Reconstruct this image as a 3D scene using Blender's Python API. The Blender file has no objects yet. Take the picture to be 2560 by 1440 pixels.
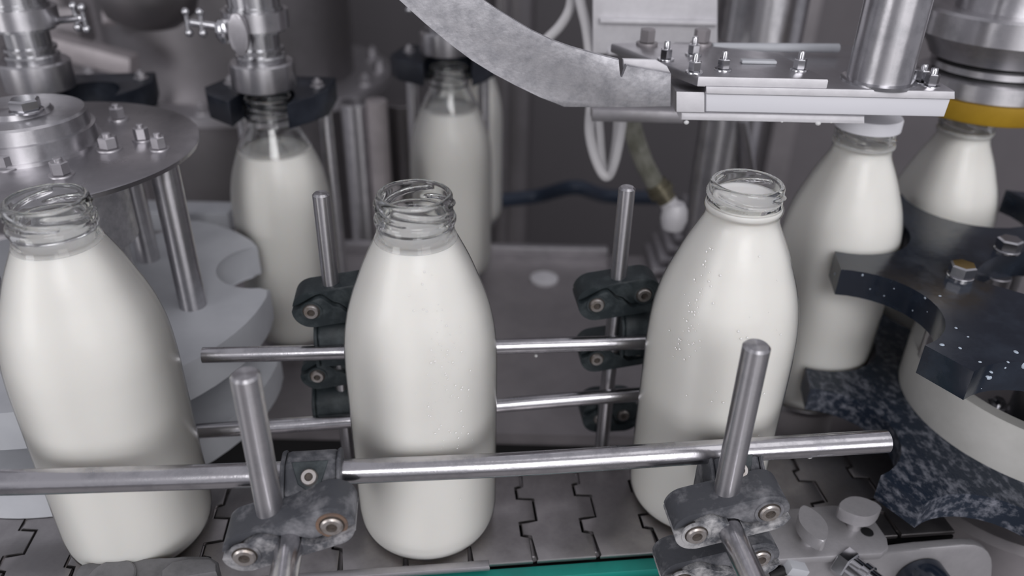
import bpy, bmesh, math, random
from mathutils import Vector, Matrix
random.seed(4)
S = bpy.context.scene
COL = S.collection
PI = math.pi

# ------------------------------------------------------------------ camera
F, PITCH, ROLL, CH = 1983.0, math.radians(30.08), math.radians(1.26), 0.39
fw = Vector((0, math.cos(PITCH), -math.sin(PITCH)))
rt0 = Vector((1, 0, 0)); up0 = rt0.cross(fw)
RT = math.cos(ROLL) * rt0 + math.sin(ROLL) * up0
UP = -math.sin(ROLL) * rt0 + math.cos(ROLL) * up0
CAM = Vector((0, 0, CH))
cd = bpy.data.cameras.new('camera'); cam = bpy.data.objects.new('camera', cd); COL.objects.link(cam)
m = Matrix((RT, UP, -fw)).transposed().to_4x4(); m.translation = CAM
cam.matrix_world = m
cd.sensor_width = 36; cd.lens = 36 * F / 2560; cd.clip_start = .01; cd.clip_end = 50
cd.dof.use_dof = True; cd.dof.focus_distance = .445; cd.dof.aperture_fstop = 4.2
S.camera = cam
# ------------------------------------------------------------------ world, lamps, exposure
W = bpy.data.worlds.new('world'); S.world = W; W.use_nodes = True
W.node_tree.nodes['Background'].inputs[0].default_value = (.93, .92, 1.0, 1)
W.node_tree.nodes['Background'].inputs[1].default_value = .52
def area(name, loc, target, sx, sy, power, color=(1, .985, 1)):
    l = bpy.data.lights.new(name, 'AREA'); l.shape = 'RECTANGLE'; l.size = sx; l.size_y = sy; l.energy = power; l.color = color
    o = bpy.data.objects.new(name, l); COL.objects.link(o); o.location = loc
    o.rotation_euler = (Vector(target) - Vector(loc)).to_track_quat('-Z', 'Y').to_euler()
area('ceiling_panel', (.80, .05, 1.7), (-.2, .7, .1), 1.0, 1.0, 3)
area('window_strip', (.50, -1.7, .95), (.0, .4, .15), .36, 1.4, 4)
area('fill_high', (.35, -1.5, 1.35), (-.1, .6, .1), 1.1, .8, 18)  # added fill lamp, lifts the rear bottles from high in front
area('fill_wide', (1.25, -1.6, .55), (.0, .4, .08), 1.0, 1.1, 8.5)  # added broad low fill lamp from the right front
area('fill_left', (-1.7, -1.1, .6), (.0, .4, .08), .8, 1.0, 11)  # added fill lamp that brightens the bottles' left edges
S.view_settings.view_transform = 'Standard'; S.view_settings.look = 'None'
S.view_settings.exposure = -.23; S.view_settings.gamma = 1; S.view_settings.use_curve_mapping = False

# ------------------------------------------------------------------ measuring: points of the place
PSI = math.radians(6.6)
O = Vector((-.051, .3737, 0)); U = Vector((math.cos(PSI), math.sin(PSI), 0)); V = Vector((-math.sin(PSI), math.cos(PSI), 0))
def ray(x, y): return RT * ((x - 1280) / F) - UP * ((y - 720) / F) + fw
def PZ(x, y, z): d = ray(x, y); return CAM + d * ((z - CH) / d.z)
def PY(x, y, Y): d = ray(x, y); return CAM + d * (Y / d.y)
def PT(x, y, t): return CAM + ray(x, y) * t
def PB(x, y, b): d = ray(x, y); return CAM + d * (((O + V * b - CAM).dot(V)) / d.dot(V))
def ab(p): q = p - O; return q.dot(U), q.dot(V), p.z
def WB(a, b, z): return O + U * a + V * b + Vector((0, 0, z))
BF = Matrix((U, V, Vector((0, 0, 1)))).transposed().to_4x4()      # belt frame rotation

# ------------------------------------------------------------------ materials
def mat(name, c1, c2=None, scale=60, lo=.4, hi=.62, metal=0, rough=.5, rough2=None, bump=0, bscale=None, coat=0, stretch=None, ior=1.45, detail=5):
    M = bpy.data.materials.new(name); M.use_nodes = True; N = M.node_tree.nodes; L = M.node_tree.links
    p = N['Principled BSDF']; p.inputs['Base Color'].default_value = (*c1, 1); p.inputs['Metallic'].default_value = metal
    p.inputs['Roughness'].default_value = rough; p.inputs['IOR'].default_value = ior; p.inputs['Coat Weight'].default_value = coat
    p.inputs['Coat Roughness'].default_value = .06
    if c2 or bump or rough2 is not None:
        tc = N.new('ShaderNodeTexCoord'); mp = N.new('ShaderNodeMapping'); L.new(tc.outputs['Object'], mp.inputs['Vector'])
        if stretch: mp.inputs['Scale'].default_value = stretch
        nz = N.new('ShaderNodeTexNoise'); nz.inputs['Scale'].default_value = scale; nz.inputs['Detail'].default_value = detail
        nz.inputs['Roughness'].default_value = .65
        L.new(mp.outputs[0], nz.inputs['Vector'])
        cr = N.new('ShaderNodeMapRange'); cr.inputs[1].default_value = lo; cr.inputs[2].default_value = hi
        L.new(nz.outputs['Fac'], cr.inputs[0])
        if c2:
            mx = N.new('ShaderNodeMix'); mx.data_type = 'RGBA'; mx.inputs[6].default_value = (*c1, 1); mx.inputs[7].default_value = (*c2, 1)
            L.new(cr.outputs[0], mx.inputs[0]); L.new(mx.outputs[2], p.inputs['Base Color'])
        if rough2 is not None:
            r = N.new('ShaderNodeMapRange'); r.inputs[3].default_value = rough; r.inputs[4].default_value = rough2
            L.new(cr.outputs[0], r.inputs[0]); L.new(r.outputs[0], p.inputs['Roughness'])
        if bump:
            n2 = N.new('ShaderNodeTexNoise'); n2.inputs['Scale'].default_value = bscale or scale * 3; n2.inputs['Detail'].default_value = 4
            L.new(mp.outputs[0], n2.inputs['Vector'])
            b = N.new('ShaderNodeBump'); b.inputs['Strength'].default_value = bump; b.inputs['Distance'].default_value = .001
            L.new(n2.outputs['Fac'], b.inputs['Height']); L.new(b.outputs[0], p.inputs['Normal'])
    return M
STEEL = mat('brushed_steel', (.50, .49, .51), (.36, .35, .37), 30, .35, .7, 1, .27, .40, .05, 300)
ROD = mat('guide_rod_steel', (.56, .55, .57), (.30, .30, .32), 45, .46, .75, 1, .19, .36, .06, 400, stretch=(1, 1, 1))
RODV = mat('guide_post_steel', (.58, .57, .59), (.40, .40, .42), 60, .46, .75, 1, .34, .42, .04, 400)
VALVE = mat('valve_chrome', (.50, .50, .515), (.42, .42, .43), 20, .4, .7, 1, .20, .26)
for TM in (RODV, VALVE):                                # turned round parts: the polish spreads highlights along the axis
    N = TM.node_tree.nodes; tg = N.new('ShaderNodeTangent'); tg.direction_type = 'RADIAL'; tg.axis = 'Z'
    TM.node_tree.links.new(tg.outputs[0], N['Principled BSDF'].inputs['Tangent'])
    N['Principled BSDF'].inputs['Anisotropic'].default_value = .85; N['Principled BSDF'].inputs['Anisotropic Rotation'].default_value = .25
POLISH = mat('polished_steel', (.58, .58, .60), (.5, .5, .52), 20, .4, .7, 1, .12, .2)
DKSTEEL = mat('dull_steel', (.35, .328, .34), (.26, .245, .254), 14, .35, .7, .5, .4, .55, .05, 90)
TANK = mat('tank_steel', (.30, .285, .295), (.22, .21, .215), 9, .35, .7, 1, .38, .5)
SATIN = mat('satin_plate', (.56, .545, .565), (.44, .43, .45), 40, .35, .7, 1, .40, .5, .06, 500)
ALU = mat('worn_aluminium', (.58, .575, .60), (.36, .36, .385), 120, .40, .70, .85, .46, .58, .25, 220)
ALUW = mat('whitish_aluminium', (.74, .73, .755), (.64, .63, .655), 60, .4, .7, .15, .5, .6, .2, 300)
BLAST = mat('blasted_steel', (.46, .45, .465), (.38, .37, .385), 60, .4, .7, .55, .42, .55, .1, 400)
PLATE = mat('machined_plate', (.55, .54, .56), (.45, .44, .46), 50, .35, .7, 1, .30, .42, .08, 300)
CHAIN = mat('chain_steel', (.42, .40, .405), (.31, .295, .30), 50, .35, .7, 1, .33, .46, .05, 300)
GREYP = mat('grey_plastic', (.06, .063, .073), (.23, .23, .245), 55, .46, .68, 0, .55, .75, .25, 300)
LIMEW = mat('heavily_limescaled_plastic', (.10, .105, .118), (.46, .455, .46), 110, .38, .58, 0, .6, .8, .4, 300, detail=8)
LIMEP = mat('limescaled_plastic', (.09, .093, .105), (.34, .335, .345), 100, .42, .60, 0, .6, .8, .35, 260)
DKPL = mat('dark_green_plastic', (.022, .03, .034), (.075, .09, .095), 60, .45, .7, 0, .45, .6, .2, 260)
BOLTM = mat('bolt_steel', (.56, .53, .51), (.32, .27, .23), 160, .45, .7, .9, .32, .5)
RUST = mat('rust_stain', (.20, .125, .085), (.10, .085, .08), 150, .45, .7, 0, .7)
SOCK = mat('socket_dark', (.10, .085, .075), rough=.6, metal=.5)
NAVY = mat('navy_plastic', (.010, .015, .026), (.022, .032, .05), 45, .45, .75, 0, .17, .30, .06, 260, ior=1.6)
NAVYS = mat('scuffed_navy_plastic', (.012, .020, .036), (.24, .25, .29), 190, .48, .74, 0, .34, .6, .3, 500, stretch=(1, .6, 1), detail=8)
NAVYG = mat('neck_guide_navy', (.010, .013, .021), (.03, .036, .05), 40, .45, .7, 0, .4)
WHITEP = mat('white_plastic', (.52, .535, .565), (.46, .475, .505), 20, .4, .7, 0, .45)
RINGP = mat('ivory_plastic', (.60, .595, .57), (.52, .515, .49), 25, .4, .7, 0, .5)
CAPM = mat('cap_white', (.80, .80, .84), rough=.4)
YELLOW = mat('yellow_plastic', (.42, .255, .02), (.34, .20, .015), 30, .4, .7, 0, .45)
TEAL = mat('teal_plastic', (.010, .25, .205), (.015, .20, .17), 30, .4, .7, 0, .45)
TUBEW = mat('milky_tube', (.55, .54, .55), rough=.35)
HOSE = mat('clear_hose', (.25, .25, .215), (.12, .12, .09), 60, .4, .7, 0, .3)
BRASS = mat('brass_fitting', (.17, .155, .11), metal=.7, rough=.4)
BLUE = mat('blue_hose', (.022, .034, .06), rough=.4)
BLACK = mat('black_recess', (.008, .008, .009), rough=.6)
WALLM = mat('wall_panel', (.23, .213, .224), (.19, .176, .186), 3, .35, .7, 0, .6)
BRKT = mat('worn_grey_bracket', (.17, .168, .175), (.115, .115, .12), 60, .45, .7, 0, .5, .7, .2, 300)
FLOORM = mat('floor_tiles', (.33, .32, .32), (.26, .25, .25), 5, .35, .7, 0, .5)
PINKM = mat('stained_bracket', (.50, .46, .47), (.36, .33, .34), 20, .4, .7, .3, .45)
MILK = bpy.data.materials.new('milk'); MILK.use_nodes = True
p = MILK.node_tree.nodes['Principled BSDF']
p.inputs['Base Color'].default_value = (.86, .845, .82, 1); p.inputs['Roughness'].default_value = .5; p.inputs['Specular IOR Level'].default_value = .25
p.inputs['Subsurface Weight'].default_value = .35; p.inputs['Subsurface Radius'].default_value = (.012, .010, .008); p.inputs['Subsurface Scale'].default_value = 1
GLASS = bpy.data.materials.new('neck_glass'); GLASS.use_nodes = True
N = GLASS.node_tree.nodes; N.remove(N['Principled BSDF']); g = N.new('ShaderNodeBsdfGlass'); g.inputs['IOR'].default_value = 1.5
g.inputs['Roughness'].default_value = .0; g.inputs['Color'].default_value = (.995, 1, .997, 1)
GLASS.node_tree.links.new(g.outputs[0], N['Material Output'].inputs[0])
SKIN = bpy.data.materials.new('body_glass'); SKIN.use_nodes = True          # thin clear wall with nothing but milk behind it
N = SKIN.node_tree.nodes; L = SKIN.node_tree.links; N.remove(N['Principled BSDF'])
tr = N.new('ShaderNodeBsdfTransparent'); tr.inputs[0].default_value = (.985, .99, .98, 1); gl = N.new('ShaderNodeBsdfGlossy'); gl.inputs['Roughness'].default_value = .2
fr = N.new('ShaderNodeFresnel'); fr.inputs[0].default_value = 1.33; mx = N.new('ShaderNodeMixShader')
tc = N.new('ShaderNodeTexCoord'); nz = N.new('ShaderNodeTexNoise'); nz.inputs['Scale'].default_value = 420; nz.inputs['Detail'].default_value = 3
bp_ = N.new('ShaderNodeBump'); bp_.inputs['Strength'].default_value = .22; bp_.inputs['Distance'].default_value = .0006
L.new(tc.outputs['Object'], nz.inputs['Vector']); L.new(nz.outputs['Fac'], bp_.inputs['Height']); L.new(bp_.outputs[0], gl.inputs['Normal'])
L.new(fr.outputs[0], mx.inputs[0]); L.new(tr.outputs[0], mx.inputs[1]); L.new(gl.outputs[0], mx.inputs[2]); L.new(mx.outputs[0], N['Material Output'].inputs[0])

# ------------------------------------------------------------------ builders
def wloc(o):
    q = Vector()
    while o: q = q + o.location; o = o.parent
    return q
def obj(name, bm, ma, parent=None, loc=None, smooth=40, label=None, kind=None, recalc=True):
    """links bm (world coordinates) as one mesh object; its origin is loc, or its parent's"""
    base = wloc(parent) if parent else Vector()
    org = Vector(loc) if loc is not None else base
    bmesh.ops.translate(bm, verts=bm.verts, vec=-org)
    if recalc: bmesh.ops.recalc_face_normals(bm, faces=bm.faces)
    me = bpy.data.meshes.new(name); bm.to_mesh(me); bm.free()
    for mm in (ma if isinstance(ma, (list, tuple)) else [ma]): me.materials.append(mm)
    if smooth is not None:
        me.shade_smooth(); me.set_sharp_from_angle(angle=math.radians(smooth))
    o = bpy.data.objects.new(name, me); COL.objects.link(o); o.location = org - base
    if parent: o.parent = parent
    if label: o['label'] = label
    if kind: o['kind'] = kind
    return o
def tag(o, label, cat, group=None):
    o['label'] = label; o['category'] = cat
    if group: o['group'] = group
    return o
def thing(name, label, cat, loc, group=None):
    o = bpy.data.objects.new(name, None); COL.objects.link(o); o.location = loc; o.empty_display_size = .02
    return tag(o, label, cat, group)
def copy_tree(o, parent=None):
    c = o.copy(); COL.objects.link(c); c.parent = parent
    for ch in [x for x in COL.objects if x.parent == o]: copy_tree(ch, c)
    return c
def frame(p0, p1):
    d = (p1 - p0); l = d.length; d.normalize()
    q = d.to_track_quat('Z', 'Y').to_matrix().to_4x4(); q.translation = p0
    return q, l
def lathe(bm, prof, M=Matrix(), seg=40, caps=True, mi=0):
    """prof [(z, r)...] around M's z axis"""
    rings = []
    for z, r in prof:
        if r < 1e-6: rings.append([bm.verts.new(M @ Vector((0, 0, z)))])
        else: rings.append([bm.verts.new(M @ Vector((r * math.cos(2 * PI * k / seg), r * math.sin(2 * PI * k / seg), z))) for k in range(seg)])
    for a, b in zip(rings, rings[1:]):
        for k in range(seg):
            q = [a[k % len(a)], a[(k + 1) % len(a)], b[(k + 1) % len(b)], b[k % len(b)]]
            q = list(dict.fromkeys(q))
            if len(q) > 2: bm.faces.new(q).material_index = mi
    if caps:
        for rg in (rings[0], rings[-1]):
            if len(rg) > 2: bm.faces.new(rg).material_index = mi
    return bm
def cyl(bm, p0, p1, r, seg=28, ch=.0006, r1=None):
    p0, p1 = Vector(p0), Vector(p1); M, l = frame(p0, p1); r1 = r1 or r; c = min(ch, r * .4)
    return lathe(bm, [(0, r - c), (c, r), (l - c, r1), (l, r1 - c)], M, seg)
def tube(bm, pts, r, seg=14, sub=6, closed_ends=True):
    P = [Vector(q) for q in pts]; Q = []
    for i in range(len(P) - 1):
        a = P[max(i - 1, 0)]; b = P[i]; c = P[i + 1]; d = P[min(i + 2, len(P) - 1)]
        for k in range(sub):
            t = k / sub
            Q.append(.5 * ((2 * b) + (c - a) * t + (2 * a - 5 * b + 4 * c - d) * t * t + (3 * b - a - 3 * c + d) * t ** 3))
    Q.append(P[-1]); rings = []; n = None
    for i, q in enumerate(Q):
        d = (Q[min(i + 1, len(Q) - 1)] - Q[max(i - 1, 0)]).normalized()
        n = d.orthogonal().normalized() if n is None else (n - d * n.dot(d)).normalized()
        b = d.cross(n)
        rings.append([bm.verts.new(q + r * (math.cos(2 * PI * k / seg) * n + math.sin(2 * PI * k / seg) * b)) for k in range(seg)])
    for a, b in zip(rings, rings[1:]):
        for k in range(seg): bm.faces.new((a[k], a[(k + 1) % seg], b[(k + 1) % seg], b[k]))
    bm.faces.new(rings[0]); bm.faces.new(rings[-1])
    return bm
def prism(bm, outline, depth, M=Matrix(), bev=0, segs=2):
    """outline [(x, y)...] in M's xy plane, extruded along M's +z by depth"""
    a = [bm.verts.new(M @ Vector((x, y, 0))) for x, y in outline]; b = [bm.verts.new(M @ Vector((x, y, depth))) for x, y in outline]
    n = len(a); fs = [bm.faces.new(a), bm.faces.new(b)]
    sd = [bm.faces.new((a[k], a[(k + 1) % n], b[(k + 1) % n], b[k])) for k in range(n)]
    if bev:
        es = list({e for f in fs for e in f.edges}) + [e for e in {e for f in sd for e in f.edges} if not (e.verts[0] in a and e.verts[1] in a) and not (e.verts[0] in b and e.verts[1] in b) and e.calc_length() > 0 and e.calc_face_angle(0) > .5]
        bmesh.ops.bevel(bm, geom=list(set(es)), offset=bev, segments=segs, affect='EDGES', profile=.5, clamp_overlap=True)
    return bm
def box(bm, c, s, M=Matrix(), bev=.001):
    x, y, z = s
    T = M @ Matrix.Translation(Vector(c) - Vector((0, 0, z / 2)))
    return prism(bm, [(-x / 2, -y / 2), (x / 2, -y / 2), (x / 2, y / 2), (-x / 2, y / 2)], z, T, bev)
def NB(): return bmesh.new()
def hexpts(r, rot=0): return [(r * math.cos(k * PI / 3 + rot), r * math.sin(k * PI / 3 + rot)) for k in range(6)]
def hex_bolt(parent, p, r=.006, h=.006, ma=None, axis=Vector((0, 0, 1)), stud=.006, name='hex_bolt', wash=1.35):
    """washer, hexagon head and stud, standing on p along axis"""
    M, _ = frame(Vector(p), Vector(p) + axis); bm = NB()
    lathe(bm, [(0, r * wash), (h * .15, r * wash), (h * .2, r * (wash - .05))], M, 20)
    prism(bm, hexpts(r, random.random()), h, M @ Matrix.Translation((0, 0, h * .2)), r * .12, 1)
    if stud: lathe(bm, [(h, r * .5), (h + stud * .85, r * .5), (h + stud, r * .38)], M, 14)
    return obj(name, bm, ma or POLISH, parent)
def socket_bolt(parent, p, axis, r=.0062, ma=None):
    M, _ = frame(Vector(p), Vector(p) + axis); bm = NB(); h = .004
    lathe(bm, [(-.002, r), (h * .8, r), (h, r * .86), (h, r * .5), (h * .35, r * .46), (h * .3, 0)], M, 24, caps=False)
    b = obj('socket_bolt', bm, ma or BOLTM, parent)
    bm = NB(); prism(bm, hexpts(r * .5), .0003, M @ Matrix.Translation((0, 0, h * .42))); obj('hex_socket', bm, SOCK, b)
    return b
def arc(cx, cy, r, a0, a1, n): return [(cx + r * math.cos(a0 + (a1 - a0) * k / n), cy + r * math.sin(a0 + (a1 - a0) * k / n)) for k in range(n + 1)]

# ------------------------------------------------------------------ the setting
def struct(name, bm, ma): o = obj(name, bm, ma, smooth=None); o['kind'] = 'structure'; return o
bm = NB(); box(bm, (0, -1.0, -.93), (9, 8, .06), bev=0); struct('floor', bm, FLOORM)
bm = NB(); box(bm, (0, 2.3, .6), (9, .08, 3.0), bev=0); struct('wall_back', bm, WALLM)

# machine table behind the belt, with a raised rim
ZD = -.062
YR = PZ(1370, 622, ZD + .010).y
mt = thing('machine_table', 'dull grey steel machine table with raised rim behind the guide rails', 'table', (.0, .75, ZD))
bm = NB(); prism(bm, [(-1, .53), (.16, .53), (.16, .492), (.29, .492), (.29, .545), (.9, .545), (.9, YR + .006), (-1, YR + .006)], .012, Matrix.Translation((0, 0, ZD - .012)), .001, 1); obj('table_top', bm, DKSTEEL, mt)
bm = NB(); box(bm, (-.425, YR, ZD + .004), (1.08, .012, .020), bev=.002); obj('rim', bm, SATIN, mt)
q0 = PZ(1505, 618, ZD + .012)
bm = NB(); M = Matrix.Translation((.121, YR - .05, ZD + .004)) @ Matrix.Rotation(math.radians(-12), 4, 'Z'); box(bm, (0, 0, 0), (.012, .1, .02), M, .002); obj('rim', bm, SATIN, mt)
for sx in (-.9, .8):
    for sy in (.56, YR - .03):
        bm = NB(); cyl(bm, (sx, sy, -.9), (sx, sy, ZD - .012), .02); obj('leg', bm, DKSTEEL, mt)
bm = NB(); box(bm, (-.42, .535, ZD - .162), (1.1, .006, .30), bev=0); obj('apron', bm, BLACK, mt)
c = PZ(1360, 700, ZD)
bm = NB(); lathe(bm, [(0, .016), (.003, .016), (.004, .012), (.004, 0)], Matrix.Translation(c), 24, caps=False); obj('drain_cover', bm, ALUW, mt)

# conveyor frame
cf = thing('conveyor_frame', 'steel conveyor frame with side plates carrying the slat chain', 'conveyor', WB(0, 0, -.05))
def bbox(name, a0, a1, b0, b1, z0, z1, ma, par, bev=.001, label=None):
    bm = NB(); box(bm, ((a0 + a1) / 2, (b0 + b1) / 2, (z0 + z1) / 2), (a1 - a0, b1 - b0, z1 - z0), Matrix.Translation(O) @ BF, bev)
    return obj(name, bm, ma, par, label=label)
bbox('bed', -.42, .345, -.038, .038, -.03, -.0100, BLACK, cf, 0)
bbox('side_plate', -.42, .345, .044, .050, -.10, -.004, DKSTEEL, cf)
ts = bbox('wear_strip', -.42, .192, -.0520, -.0430, -.012, -.0040, TEAL, cf, .001, 'teal plastic wear strip')
bm = NB(); M = Matrix.Translation(WB(0, -.0625, -.016)) @ BF
cyl(bm, M @ Vector((-.42, 0, 0)), M @ Vector((.20, 0, 0)), .0085); obj('edge_tube', bm, SATIN, cf)
for sx in (-.38, .29):
    bm = NB(); p0 = WB(sx, 0, -.03); cyl(bm, (p0.x, p0.y, -.9), p0, .022); obj('leg', bm, DKSTEEL, cf)

# slat chain
ch = thing('slat_chain', 'interlocking steel slat conveyor chain under the milk bottles', 'chain', WB(0, 0, -.002))
ST = [(.0645, -.0425), (.0645, -.0225), (.058, -.0225), (.058, -.0105), (.0702, -.0105), (.0702, .0096), (.0585, .0096), (.0585, .0208), (.064, .0208), (.064, .0425)]
def seam(side):
    g = .0013; out = []
    for i, (a, b) in enumerate(ST):
        a2 = a + (-g if side else g)
        if 0 < i < len(ST) - 1:
            j = i - 1 if i % 2 == 0 else i
            da = ST[j + 1][0] - ST[j][0]
            b += (.0010 if (da > 0) == bool(side) else -.0010)
        out.append((a2, b))
    return out
PITCHC = .0396
outl = [(a - PITCHC, b) for a, b in seam(0)] + seam(1)[::-1]
cx = .0645 - PITCHC / 2
bm = NB(); prism(bm, [(a - cx, b) for a, b in outl], .0032, Matrix(), .0009, 2)
first = None
for k in range(-9, 8):
    pos = WB(cx + k * PITCHC, 0, -.0032)
    if first is None:
        first = obj('chain_plate', bm, CHAIN, None, smooth=30); first.parent = ch; o = first
    else: o = first.copy(); COL.objects.link(o)
    o.location = pos - ch.location; o.rotation_euler = (0, 0, PSI)
bm = NB()
for k in range(-9, 8):
    cyl(bm, WB(.0645 + k * PITCHC, -.036, -.0068), WB(.0645 + k * PITCHC, .036, -.0068), .0028, 10)
o = obj('hinge_pins', bm, DKSTEEL, ch); o['kind'] = 'stuff'

# near side strip beside the bottles
gs = thing('side_guide_strip', 'grey flat metal guide strip along the near edge of the chain', 'strip', WB(-.05, -.05, 0))
bbox('strip', -.16, .036, -.0478, -.0425, -.0006, .0040, SATIN, gs, .0012)
bbox('foot', -.16, .036, -.0415, -.0400, .0000, .0008, SATIN, gs, .0003)

# ------------------------------------------------------------------ bottles
BP = [(.0035, 0), (.002, .026), (0, .031), (.0003, .0345), (.0018, .0383), (.0045, .0408), (.0085, .0424), (.014, .0431), (.022, .0435), (.06, .0435), (.10, .0435), (.122, .04345), (.131, .0432), (.139, .0428), (.1465, .0420), (.1545, .0406), (.1625, .0387), (.171, .0359), (.179, .0328), (.187, .0297), (.1935, .0268), (.199, .0241), (.2035, .0219), (.2065, .0207), (.2090, .0202), (.2112, .0202), (.2125, .0209), (.2136, .0213), (.2150, .0213), (.2161, .0209), (.2170, .0199), (.2255, .0198), (.2268, .0197), (.2278, .0192), (.2285, .0183)]
def prof_at(z, P=BP):
    for (z0, r0), (z1, r1) in zip(P[2:], P[3:]):
        if z0 <= z <= z1: return r0 + (r1 - r0) * (z - z0) / (z1 - z0) if z1 > z0 else r1
    return P[-1][1]
def smooth_prof(P, n=4):
    out = []
    for i in range(len(P) - 1):
        a = P[max(i - 1, 0)]; b = P[i]; c = P[i + 1]; d = P[min(i + 2, len(P) - 1)]
        for k in range(n):
            t = k / n; f = lambda j: .5 * (2 * b[j] + (c[j] - a[j]) * t + (2 * a[j] - 5 * b[j] + 4 * c[j] - d[j]) * t * t + (3 * b[j] - a[j] - 3 * c[j] + d[j]) * t ** 3)
            out.append((f(0), f(1)))
    return out + [P[-1]]
def make_bottle(fill, name='milk_bottle', threads=True):
    root = bpy.data.objects.new(name, None); COL.objects.link(root); root.empty_display_size = .02
    SEG = 112
    # glass: thin skin up to the milk level, solid refracting wall above it
    sp = smooth_prof(BP[2:], 3)
    lowp = [BP[0], BP[1]] + [q for q in sp if q[0] < fill - .0004] + [(fill, prof_at(fill))]
    bm = NB(); lathe(bm, lowp, Matrix(), SEG, caps=False, mi=1)
    upz = [fill] + [q[0] for q in sp if q[0] > fill + .0004 and q[0] < .2165] + [.2165 + k * .00045 for k in range(1, 21)] + [.2262, .2268, .2273, .2278, .2282, .2285]
    def thr(z, th):
        v = 0
        for k in range(4):
            s = ((th - k * PI / 2) % (2 * PI)) / (2 * PI) * 360
            if s < 112:
                zc = .2245 - s / 112 * .0062; e = min(1, s / 12, (112 - s) / 12)
                v = max(v, e * math.exp(-((z - zc) / .00085) ** 2))
        return v * .0013
    rings = []
    for z in upz:
        r0 = prof_at(z)
        rings.append([(r0 + (thr(z, 2 * PI * k / SEG) if threads and z > .2165 and z < .2265 else 0), z, k) for k in range(SEG)])
    inner = []
    for z, r in [(.2283, .0174), (.2275, .0169), (.226, .0167), (.2165, .0169), (.2100, .0175), (.2065, .0178)]:
        if z > fill + .0008: inner.append([(r, z, k) for k in range(SEG)])
    zz = [q[0] for q in sp if fill + .001 < q[0] < .2035][::-1]
    for z in zz: inner.append([(prof_at(z) - .0026, z, k) for k in range(SEG)])
    rin = min(prof_at(fill) - .0026, .0178 if fill < .2065 else .0172)
    inner.append([(rin, fill, k) for k in range(SEG)])
    allr = [[bm.verts.new((r * math.cos(2 * PI * k / SEG), r * math.sin(2 * PI * k / SEG), z)) for r, z, k in rg] for rg in rings + inner]
    allr.append(allr[0])
    for a, b in zip(allr, allr[1:]):
        for k in range(SEG): bm.faces.new((a[k], a[(k + 1) % SEG], b[(k + 1) % SEG], b[k]))
    gobj = obj('glass', bm, [GLASS, SKIN], root, smooth=60, recalc=False)
    # milk
    d = .0006
    mp = [(BP[0][0] + d, 0), (BP[1][0] + d, BP[1][1])] + [(q[0] + (d if q[0] < .01 else 0), q[1] - d) for q in sp if q[0] < fill - .0015] + [(fill - .0008, prof_at(fill - .0008) - d), (fill + .0004, prof_at(fill + .0004) - d - .0001), (fill + .0012, prof_at(fill + .0012) - d - .0005), (fill + .0011, rin + .0003), (fill + .0002, rin - .0012), (fill - .0003, rin * .8), (fill - .0003, 0)]
    bm = NB(); lathe(bm, mp, Matrix(), 96, caps=False); obj('milk', bm, MILK, root, smooth=70, recalc=False)
    return root
def add_cap(root):
    bm = NB()
    lathe(bm, [(.2252, .0203), (.2249, .0213), (.2254, .0220), (.2325, .0220), (.2338, .0212), (.2341, 0)], Matrix.Translation(wloc(root)), 72, caps=False)
    obj('cap', bm, CAPM, root, label='white screw cap')
def put(root, x, y, z, label, rz=0, s=1):
    root.location = (x, y, z); root.rotation_euler = (0, 0, rz)
    return tag(root, label, 'bottle', 'milk bottles on the filling line')
bC = make_bottle(.2035); put(bC, -.051, .3737, 0, 'open glass milk bottle in the middle, standing behind the front rail with clear empty neck', 1.1)
bL = make_bottle(.2045); put(bL, -.231, .3579, 0, 'open glass milk bottle nearest the left edge of the picture', .3)
bR = make_bottle(.2195); put(bR, .1255, .3989, 0, 'open milk bottle filled to its neck ring behind the right front guide post', 2.0)
b4 = make_bottle(.2135); put(b4, .2459, .5391, -.0110, 'milk bottle with a white cap in the navy star wheel pocket', .9); add_cap(b4)
b5 = make_bottle(.2145); put(b5, .3612, .6190, -.0265, 'milk bottle under the yellow ring of the capping head', 2.6)
b6 = make_bottle(.1830); put(b6, -.207, .6494, -.0349, 'milk bottle under the middle filling head, behind the left back guide post', 1.7)
b7 = make_bottle(.1865); put(b7, -.068, .7965, -.0456, 'farther milk bottle behind the shoulder of the middle open bottle', .2)
b8 = copy_tree(b7); q = PT(1140, 690, 1.0); put(b8, q.x + .012, .935, -.0456, 'hindmost milk bottle, mostly hidden by the bottle in front of it', 1.2)
# condensation on the two nearest cold bottles
WATER = mat('milky_drops', (.84, .83, .81), rough=.08, ior=1.33)
def sweat(b, spots):
    bm = NB()
    for n, th, z, sth, sz in spots:
        for k in range(n):
            t = th + random.gauss(0, sth); h = min(max(z + random.gauss(0, sz), .03), .196); r = prof_at(h); e = .001
            sl = (prof_at(h + e) - prof_at(h - e)) / (2 * e); nrm = Vector((math.cos(t), math.sin(t), -sl)).normalized()
            M, _ = frame(b.location + Vector((r * math.cos(t), r * math.sin(t), h)), b.location + Vector((r * math.cos(t), r * math.sin(t), h)) + nrm); q = random.uniform(.00025, .0007)
            lathe(bm, [(0, q), (q * .3, q * .85), (q * .55, q * .45), (q * .6, 0)], M, 8, caps=False)
    o = obj('water_drops', bm, WATER, None, recalc=True); o.parent = b; o.matrix_parent_inverse = (Matrix.Translation(b.location) @ Matrix.Rotation(b.rotation_euler.z, 4, 'Z')).inverted(); o['kind'] = 'stuff'
sweat(bC, [(70, -1.2, .150, .16, .022), (25, -1.05, .11, .2, .02)])
sweat(bR, [(60, -2.35, .165, .12, .018), (30, -1.5, .13, .25, .03)])
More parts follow.
